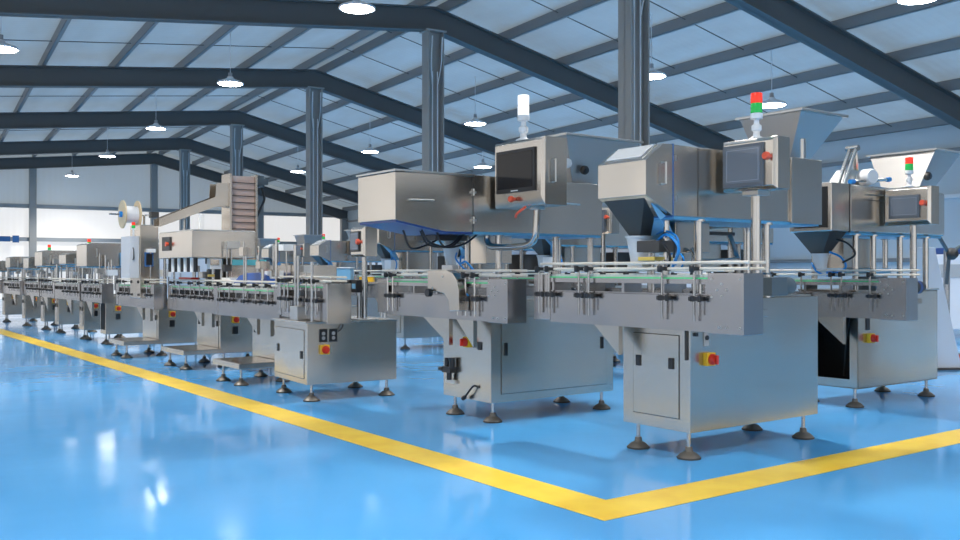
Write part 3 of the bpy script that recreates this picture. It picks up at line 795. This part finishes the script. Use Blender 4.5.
# ------------------------------------------------------------------ 4. machine left of centre with a low square cabinet
def square_machine():
    t = thing('labelling_machine', 'low square stainless cabinet with two sockets above a red knob, conveyor running over it', 'machine', (-1.315, 7.07), R(32))
    W, D, zb = .761, .725, .129
    c = cabinet(t, W, D, zb, .600)
    MB().box(-.012, W + .006, -.006, D + .01, .600, .612).build('worktop', 'hood', c, .003)
    cab_door(c, 'x', .060, .690, .175, .545, ((.62, .38), (.105, .355)))
    feet(t, W, D, zb)
    for x in (.13, .212):
        p = box('socket_plate', 'black', t, (x - .032, x + .032, -.008, 0, .455, .555), .002)
        MB().lathe((x, -.008, .52), [(.014, 0), (.014, .004)], 12, (0, -1, 0)).build('socket_ring', 'grey', p)
        MB().lathe((x, -.008, .485), [(.014, 0), (.014, .004)], 12, (0, -1, 0)).build('socket_ring', 'grey', p)
    switch(t, .138, 0, .397, 'y', .036)
    MB().tube([(.29, -.02, .60), (.275, -.03, .56), (.245, -.015, .53)], .005, 6).build('power_cable', 'black', t)
    conveyor(t, .10, -.18, .93, .90, (.02, .10, .22, .36, .42, .62, .70, .80), end=.10, far_end=.1, plate_lo=.28, bolts=False)
    MB().box(.085, .28, -.19, -.17, .60, .905).build('end_cover', 'hood', t, .003)
    for y in (.05, .60): MB().box(.13, .21, y, y + .06, .612, .66).build('conveyor_stand', 'steel', t)
    # small screen on a post
    ctl_panel(t, .40, .52, -.145, .105, 1.11, 1.345, (-.085, .08, 1.15, 1.31), ((-.115, 1.225, .022),), (.46, -.04, .61, .022), 'screen', 'dark')
    MB().box(.38, .54, -.12, .04, .606, .625).build('post_base', 'trim', t, .003)
    # roller heads, dark with blue glow strips, right of conveyor end
    for k, y in enumerate((.02, .16)):
        MB().box(.42, .52, y, y + .10, .83, .93).build('sensor_head', 'black', t, .005)
        MB().box(.415, .42, y + .02, y + .08, .86, .90).build('sensor_window', 'lightblue', t)
    MB().cyl((.47, .08, .612), (.47, .08, .85), .018, 10).build('sensor_post', 'polish', t)
    for (y, h) in ((.34, .10), (.40, .10), (.05, .05)):
        MB().cyl((.06, y, .61), (.06, y, 1.02 + h), .012, 8).build('upright_rod', 'polish', t)
    MB().box(.02, .16, .26, .42, .612, .72).build('rod_block', 'trim', t, .004)
    MB().box(.34, .50, .30, .46, .78, .93).build('reel_motor', 'black', t, .006)
    return t
m1 = square_machine()

# items on / behind that machine
def crate(loc, rot, s, m, lid, label, name='plastic_crate', cat='crate'):
    t = thing(name, label, cat, loc, rot)
    x, y, z = s
    g = MB().box(-x / 2, x / 2, -y / 2, y / 2, 0, z * .92)
    for k in range(5): g.box(-x / 2 - .006, -x / 2, -y / 2 + y * k / 4.2, -y / 2 + y * k / 4.2 + .01, 0, z * .9)
    g.build('crate_body', m, t, .006)
    MB().box(-x / 2 - .01, x / 2 + .01, -y / 2 - .01, y / 2 + .01, z * .92, z).build('crate_lid', lid, t, .004)
    return t

# ------------------------------------------------------------------ 5. left row beyond: platforms, unscrambler, labeller, small fillers
def line_cabinet(t, W, D, zb, zt, platform=True, sw='red', door=True):
    c = cabinet(t, W, D, zb, zt)
    if door: cab_door(c, 'x', .05, D - .05, zb + .06, zt - .05, ((D - .08, (zb + zt) / 2 + .05), (.08, (zb + zt) / 2 + .05)))
    feet(t, W, D, zb)
    if sw:
        switch(t, .16, 0, zt - .17, 'y', .035)
        box('socket_plate', 'black', t, (.13, .19, -.006, 0, zt - .10, zt - .02), .002)
        box('meter_box', 'black', t, (.13, .19, -.010, 0, zt - .32, zt - .24), .002)
    if platform:
        p = MB().box(-.42, -.008, -.10, D - .10, .15, .195).build('platform', 'steel', t, .004)
        MB().box(-.41, -.02, -.095, D - .105, .195, .198).build('platform_mat', 'hood', p)
        for y in (.0, D - .20): foot(t, -.36, y, .15)
    return c

def small_deck(t, W, D, zt, n=8, seed=0):
    """rods, blocks and nozzles standing over the conveyor"""
    rnd = random.Random(seed)
    for k in range(n):
        x = rnd.uniform(-.12, .25); y = rnd.uniform(-.2, D + .1); h = rnd.uniform(.12, .42)
        MB().cyl((x, y, zt - .1), (x, y, zt + h), rnd.choice((.008, .012, .016)), 8).build('upright_rod', 'polish', t)
        if k % 2 == 0:
            s = rnd.uniform(.03, .07); z = zt + rnd.uniform(.06, h)
            MB().box(x - s, x + s, y - s, y + s, z, z + s * rnd.uniform(.8, 1.8)).build('clamp_block', rnd.choice(('white', 'dark', 'trim', 'steel', 'white')), t, .003)

def platform_machine(label, loc, seed, W=.80, D=.62):
    t = thing('bottle_line_station', label, 'machine', loc, MR)
    line_cabinet(t, W, D, .14, .66, True)
    conveyor(t, -.155, -.35, 1.20, .85, [-.15, .12, .40, .75, 1.0], end=.12, far_end=.1, plate_lo=.28, lo=.16, brackets=((.5, .25, .42), (.1, -.05, .42)), bolts=False)
    MB().box(-.02, W, 0, D, .66, .672).build('top_plate', 'steel', t, .003)
    small_deck(t, W, D, .86, 12, seed)
    return t

p1 = platform_machine('stainless line station half hidden behind the square cabinet, with the nearest step platform', (-1.80, 8.35), 3)
MB().box(.24, .60, .05, .75, .672, 1.055).build('top_box', 'steel', p1, .005)
MB().prism([(.22, .87), (.30, .955), (.48, .985), (.75, .98), (.95, .955), (1.12, .87)], 'x', .0, .18).build('dust_cover', 'bluecover', p1, .01, label='dark blue cover')
p2 = platform_machine('bottle unscrambler station with wide bowl guard, cleated elevator belt rising behind it', (-2.70, 9.67), 5, .62, .70)
# bowl guard box
MB().box(-.30, .39, 0, 1.08, 1.135, 1.42).build('bowl_guard', 'hood', p2, .012, 3)
MB().box(-.29, .38, .01, 1.07, 1.415, 1.428).build('guard_rim', 'trim', p2)
MB().cyl((.1, .3, .67), (.1, .3, 1.13), .12, 20).build('bowl_column', 'dark', p2)
c = MB().box(-.315, -.30, .66, .92, 1.22, 1.37).build('control_panel', 'dark', p2, .005)
MB().lathe((-.315, .70, 1.29), [(.02, 0), (.026, .03)], 12, (-1, 0, 0)).build('stop_button', 'orange', c)
for k in range(9):
    MB().cyl((-.24, .06 + k * .10, .99), (-.24, .06 + k * .10, 1.135), .022, 10).build('gripper', 'white' if k % 2 else 'black', p2)
MB().box(.12, .50, -.02, .0, 1.06, 1.12).build('air_strip', 'teal', p2)
MB().box(.10, .55, .02, .30, .88, 1.05).build('louvre_box', 'steel', p2, .004)
el = MB()
el.box(.372, .40, .70, .95, .68, 2.10).box(.68, .705, .70, .95, .68, 2.10).build('elevator_frame', 'steel', p2, .003)
MB().box(.40, .68, .74, .90, .68, 2.08).build('elevator_belt', 'cleat', p2, label='pinkish cleated belt')
g = MB()
for k in range(17): g.box(.40, .68, .722, .74, .80 + k * .075, .806 + k * .075)
g.build('belt_cleats', 'dark', p2)
MB().box(.705, .86, .76, .88, 2.0, 2.07).cyl((.78, .82, 1.97), (.78, .82, 2.10), .055, 14).build('elevator_motor', 'motor', p2, 0)
MB().tube([(.80, .82, 1.98), (.83, .80, 1.85), (.79, .80, 1.74), (.71, .80, 1.58)], .014, 7).build('motor_cable', 'black', p2)
g = MB()
side = [(.38, 1.99), (.38, 1.74), (.27, 1.72), (.20, 1.72), (-.40, 1.485), (-.40, 1.565), (.22, 1.83), (.23, 1.985)]
g.prism(side, 'y', .72, .73); g.prism(side, 'y', .92, .93)
g.prism([(.38, 1.74), (.20, 1.72), (-.40, 1.485), (-.40, 1.475), (.20, 1.71), (.38, 1.73)], 'y', .72, .93)
g.build('discharge_chute', 'steel', p2)
MB().cyl((-.1, .82, 1.42), (-.1, .82, 1.60), .02, 10).build('chute_post', 'polish', p2)
MB().box(-.02, .03, .55, .60, 1.42, 1.62).build('white_sensor', 'white', p2, .006)

MB().box(-.10, .02, .02, .12, 1.02, 1.13).build('label_head', 'white', p2, .004)
MB().box(-.12, -.06, .0, .05, .94, .965).build('guide_block', 'goldish', p2, .004)
MB().box(-.12, -.03, .55, .95, .90, .93).build('cap_track', 'red', p2, .003)
MB().box(.02, .30, -.22, .02, .86, .93).build('white_tray', 'white', p2, .004)
p3 = platform_machine('line station with step platform farthest back of the three platforms, film reel above', (-3.77, 10.9), 8, .70, .62)
MB().box(-.196, .017, .05, .45, .68, 1.54).build('labeller_case', 'steel', p3, .010, 3)
MB().box(-.145, -.045, .036, .05, 1.05, 1.22).build('case_window_frame', 'seam', p3, .012)
MB().box(-.13, -.06, .028, .036, 1.07, 1.20).build('case_window', 'black', p3, .004)
MB().box(-.31, -.198, .07, .42, .92, 1.405).build('side_door', 'whitepaint', p3, .006)
MB().tube([(-.27, .07, 1.27), (-.27, .04, 1.25), (-.27, .04, 1.15), (-.27, .07, 1.13)], .006, 6, False).build('door_handle', 'dark', p3)
cz = 1.665
rl = MB().lathe((-.33, .25, cz), [(.10, 0), (.10, .16)], 24, (1, 0, 0)).build('film_reel', 'film', p3)
for x in (-.345, -.175): MB().lathe((x, .25, cz), [(.165, 0), (.165, .014)], 28, (1, 0, 0)).build('reel_flange', 'wood', rl, label='pale wooden reel flange')
MB().cyl((-.49, .25, cz), (.03, .25, cz), .011, 10).build('reel_shaft', 'polish', rl)
MB().cyl((-.375, .25, cz), (-.345, .25, cz), .035, 12).build('reel_hub', 'tube', rl)
MB().box(-.02, .07, .2, .3, cz - .03, cz + .04).build('reel_brake', 'dark', rl)
MB().cyl((-.09, .25, 1.53), (-.09, .25, cz), .014, 8).build('reel_post', 'polish', p3)
tower(p3, -.25, .12, 1.405, .62, joint=False)

# small fillers further along the row
rowpos = [(-5.07, 12.6), (-5.75, 13.5), (-6.75, 14.9), (-7.38, 15.75), (-8.22, 16.8), (-9.3, 18.2)]
descr = ['boxy filler with a light door and tall columns, first beyond the film reel', 'small filler cabinet with red knob, second beyond the film reel', 'small filler third beyond the film reel with rounded hood',
         'small filler fourth beyond the film reel', 'small filler fifth beyond the film reel', 'last filler of the left row before the gable wall']
for i, (x, y) in enumerate(rowpos):
    t = thing('filling_machine', 'stainless ' + descr[i], 'machine', (x, y), MR)
    W = .72 if i == 0 else .6
    D = .28
    c = line_cabinet(t, W, D, .14, .66, False, door=(i != 0))
    if i in (0, 1): MB().box(-.004, 0, .04, .24, .2, .6).build('doorway_shade', 'void', c)  # dark sheet on the closed cabinet, painted as a doorway's shade
    conveyor(t, -.155, -.42, (.68, 1.25, .6, .88, 1.3, .6)[i], .83, [-.25, -.05, .25, .45], end=.12, lo=.19, far_end=.1, plate_lo=.25, brackets=((.62, .28, .36),), bolts=False, green=False)
    small_deck(t, W, D, .84, 10, 20 + i)
    z0 = (1.06, 1.10, 1.08, 1.04, 1.06, 1.0)[i]; z1 = (1.38, 1.26, 1.33, 1.24, 1.26, 1.2)[i]
    b = MB().prism([(-.25, z1 - .02), (-.18, z1), (W, z1), (W, z0), (-.25, z0)], 'y', 0, (.55 if i in (0, 2) else .42)).build('hood', 'hood', t, .012, 3)
    MB().box(-.24, W - .01, .01, .39, z0 - .014, z0).build('hood_underside', 'blue', b)
    bar_handle(b, (-.12, 0, z1 - .08), (-.12, 0, z1 - .19), (0, -.025, 0))
    for (px, py) in ((0, .05), (W - .08, .05), (0, .22), (W - .08, .22)): column(t, px, py, .66, z0, .02)
    if i == 0:
        MB().box(.18, .46, -.05, -.01, z0 + .01, z0 + .19).build('lid_sheet', 'lightblue', t, .006)
    if i in (1, 3): tower(t, .12, .2, z1, .8, joint=False)

# ------------------------------------------------------------------ 6. second row behind: same kind of counting machine
ux, uy = -math.sin(MR), math.cos(MR)
sec = ['counting machine of the second row hidden behind the nearest one, seen between its columns',
       'counting machine of the second row seen between the columns of the long hooded one',
       'counting machine of the second row right behind the long hooded one',
       'counting machine of the second row seen under the conveyor gap, feet in the open',
       'counting machine of the second row with window hood, above the pale blue crate',
       'counting machine of the second row directly left of the one above the pale blue crate',
       'farthest counting machine of the second row, above the blue cover']
def row_machine(t):
    W, D, zb = 1.12, .49, .14
    c = cabinet(t, W, D, zb, .85)
    cab_door(c, 'x', .075, .405, .215, .655, ((.365, .505), (.125, .505)))
    feet(t, W, D, zb); switch(t, .14, 0, .53)
    conveyor(t, -.155, -.46, 1.10, .95, (-.18, .03, .6, .9), end=.2, far_end=.15, brackets=((.56, .34, .5),))
    b = MB().box(-.131, 1.157, 0, .40, 1.26, 1.62).build('hopper_body', 'steel', t, .006)
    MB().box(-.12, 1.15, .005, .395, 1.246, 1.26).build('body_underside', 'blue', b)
    hood_trough(t, -.36, -.131, 0, .346, -.03)
    funnel(t, -.085, .285, .99, 1.16, .045, .068)
    MB().box(-.14, -.02, .08, .24, 1.02, 1.14).build('valve_block', 'white', t, .004)
    hoses(t, [(-.10, .14, 1.14), (-.12, .05, 1.17), (-.12, -.03, 1.10), (-.10, .03, 1.0)], .008, 'tube')
    MB().box(.05, .55, .12, .36, 1.0, 1.246).build('drive_box', 'steel', t, .004)
    for x in (.08, .68, 1.0):
        for y in (.03, .37): column(t, x, y, .85, 1.25)
    MB().box(.78, 1.10, .1, .4, .85, 1.2).build('feed_motor', 'dark', t, .01)
    ctl_panel(t, .219, .339, -.37, -.025, 1.37, 1.64, (-.305, -.06, 1.395, 1.605), ((-.337, 1.53, .021),), (.285, -.20, .80, .024))
    MB().box(.24, .33, -.24, 0, .76, .80).build('post_bracket', 'steel', t, .003)
    tower(t, .95, .2, 1.62, .9)
    hopper(t, (.40, .83, .0, .44), 1.82, (.46, .77, .06, .40), 1.62)
proto = thing('tablet_counting_machine', sec[0], 'machine', (2.746 + ux * 1.57, 6.76 + uy * 1.57), MR, 'second row counting machines')
row_machine(proto)
for k in range(1, 7):
    d = 1.57 * (k + 1)
    far = {4: (-2.3, 15.0), 5: (-3.6, 17.2), 6: (-4.9, 19.2)}.get(k)
    q = copy_tree(proto, None, far or (2.746 + ux * d, 6.76 + uy * d), MR, sec[k], 'second row counting machines')
    if far: q.scale = (.92, .92, .92)

t = thing('wall_banner', 'dark blue banner in two pieces on the far wall at the left edge', 'banner', H(1.6, YF - .32, 0), BR)
MB().box(0, .86, 0, .03, 2.05, 2.24).build('banner_panel', 'seam', t, .004)
MB().box(.93, 1.14, 0, .03, 2.02, 2.27).build('banner_panel', 'seam', t, .004)
for x in (.40, 1.03): MB().box(x - .02, x + .02, .02, .32, 2.12, 2.18).build('banner_bracket', 'steel', t)

# ------------------------------------------------------------------ 7. white machines of the third row
wl = ['white painted box machine showing between the two nearest machines, under the blue film', 'white painted box machine behind the curved grey shield',
      'white painted box machine near the conduit column', 'white painted box machine beyond the small screen', 'white painted box machine near the cleated belt',
      'white painted box machine near the gable wall', 'white painted box machine at the right, behind the open doorway machine']
wp = [(1.9, 11.2), (.3, 13.0), (-.9, 16.2), (-2.6, 19.0), (-5.0, 20.3), (-8.0, 22.6), (7.4, 13.4)]
def white_machine(loc, label, h):
    t = thing('packing_machine', label, 'machine', loc, MR, 'white packing machines in the back row')
    b = MB().box(0, 1.5, 0, 1.0, .12, h).build('case', 'whitepaint', t, .03, 3)
    MB().box(.06, .70, -.006, 0, .5, h - .12).build('case_door', 'whitepaint', b, .004)
    MB().box(.80, 1.42, -.006, 0, .5, h - .12).build('case_door', 'whitepaint', b, .004)
    MB().box(.70, .74, -.02, 0, .75, .95).build('door_handle', 'grey', b, .003)
    MB().box(-.01, 0, .2, .8, .9, h - .15).build('side_window', 'grey', b, .004)
    MB().box(.1, 1.4, .1, .9, h, h + .10).build('case_top', 'navy', b, .01)
    for x in (.1, 1.4):
        for y in (.1, .9): foot(t, x, y, .12)
    return t
for i, p in enumerate(wp): white_machine(p, wl[i], (1.32, 1.30, 1.36, 1.30, 1.4, 1.35, 1.25)[i])

# right edge: white incline chute machine and floor pieces
t = thing('inclined_bin_conveyor', 'white narrow inclined bin conveyor standing at the right edge behind the open doorway machine', 'conveyor', (4.6, 9.4))
MB().prism([(0, .02), (.27, .02), (.0, 1.24), (-.13, 1.24)], 'y', 0, .30).build('incline_casing', 'whitepaint', t, .008)
MB().prism([(.23, .05), (.29, .05), (.31, .14), (.25, .16)], 'y', .05, .25).build('outlet_lip', 'orange', t)
MB().box(-.05, .32, -.04, .36, 0, .02).build('floor_plate', 'dark', t)
t = thing('three_arm_handwheel_stand', 'dark three-armed handwheel on a stand behind the right screen', 'machine', (5.5, 10.9), MR)
g = MB()
for a in (0, 120, 240):
    g.cyl((0, 0, 1.2), (.36 * math.cos(R(a + 20)), 0, 1.2 + .36 * math.sin(R(a + 20))), .022, 8)
g.build('wheel_arms', 'motor', t)
MB().lathe((0, 0, 1.2), [(.07, 0), (.07, .05), (.04, .09)], 16, (0, -1, 0)).build('wheel_hub', 'dark', t)
MB().cyl((0, .03, 0), (0, .03, 1.25), .035, 10).build('stand_post', 'polish', t)
MB().box(-.2, .2, -.15, .2, 0, .03).build('stand_base', 'dark', t)
t = thing('packing_table', 'steel packing table with stacked cartons far behind at the right edge', 'table', (5.6, 9.6), MR)
MB().box(0, 1.2, 0, .6, .80, .83).build('tabletop', 'steel', t, .004)
for x in (.04, 1.16):
    for y in (.04, .56): MB().cyl((x, y, 0), (x, y, .8), .02, 8).build('leg', 'polish', t)
tag(MB().box(.05, .40, .05, .40, 0, .18).build('carton', 'paper', None, .004), 'small pale carton on the packing table at the right edge', 'box').location = (5.6, 9.6, .83)

# side table with loose goods behind the square cabinet
t = thing('side_table', 'low steel side table behind the square cabinet, carrying the pale blue crate', 'table', (-2.25, 9.75), 0)
MB().box(0, 1.25, 0, .42, .86, .885).build('tabletop', 'steel', t, .004)
for x in (.04, 1.21):
    for y in (.04, .38): MB().cyl((x, y, 0), (x, y, .86), .018, 8).build('leg', 'polish', t)
crate((-1.50, 9.93, .885), 0, (.27, .24, .155), 'lightblue', 'white', 'pale blue plastic crate with white lid on the side table')
o = crate((-1.99, 9.90, .885), 0, (.12, .14, .11), 'orange', 'red', 'small orange box on the side table left of the pale blue crate', 'parts_box', 'box')
o = crate((-1.78, 9.90, .885), 0, (.20, .22, .07), 'white', 'white', 'flat white tray box on the side table between the orange and blue boxes', 'tray_box', 'box')
o = crate((-1.20, 9.90, .885), 0, (.14, .14, .06), 'yellow', 'white', 'small yellow box with white lid on the side table right of the blue crate', 'parts_box', 'box')

# ------------------------------------------------------------------ camera, world, view
cam = bpy.data.cameras.new('camera'); co = bpy.data.objects.new('camera', cam); COL.objects.link(co)
co.location = (0, 0, 1.0); co.rotation_euler = (R(90), 0, 0)
cam.sensor_width = 36; cam.lens = 36 * 930 / 960; cam.shift_y = 1 / 960; cam.clip_end = 200
SC.camera = co
w = bpy.data.worlds.new('daylight'); SC.world = w; w.use_nodes = True
w.node_tree.nodes['Background'].inputs[0].default_value = (1, .97, .93, 1)
w.node_tree.nodes['Background'].inputs[1].default_value = .85
SC.view_settings.view_transform = 'Standard'; SC.view_settings.look = 'None'
SC.view_settings.exposure = .82; SC.view_settings.gamma = 1
SC.cycles.use_denoising = True
SC.cycles.max_bounces = 8; SC.cycles.diffuse_bounces = 4; SC.cycles.glossy_bounces = 5
SC.cycles.sample_clamp_indirect = 6
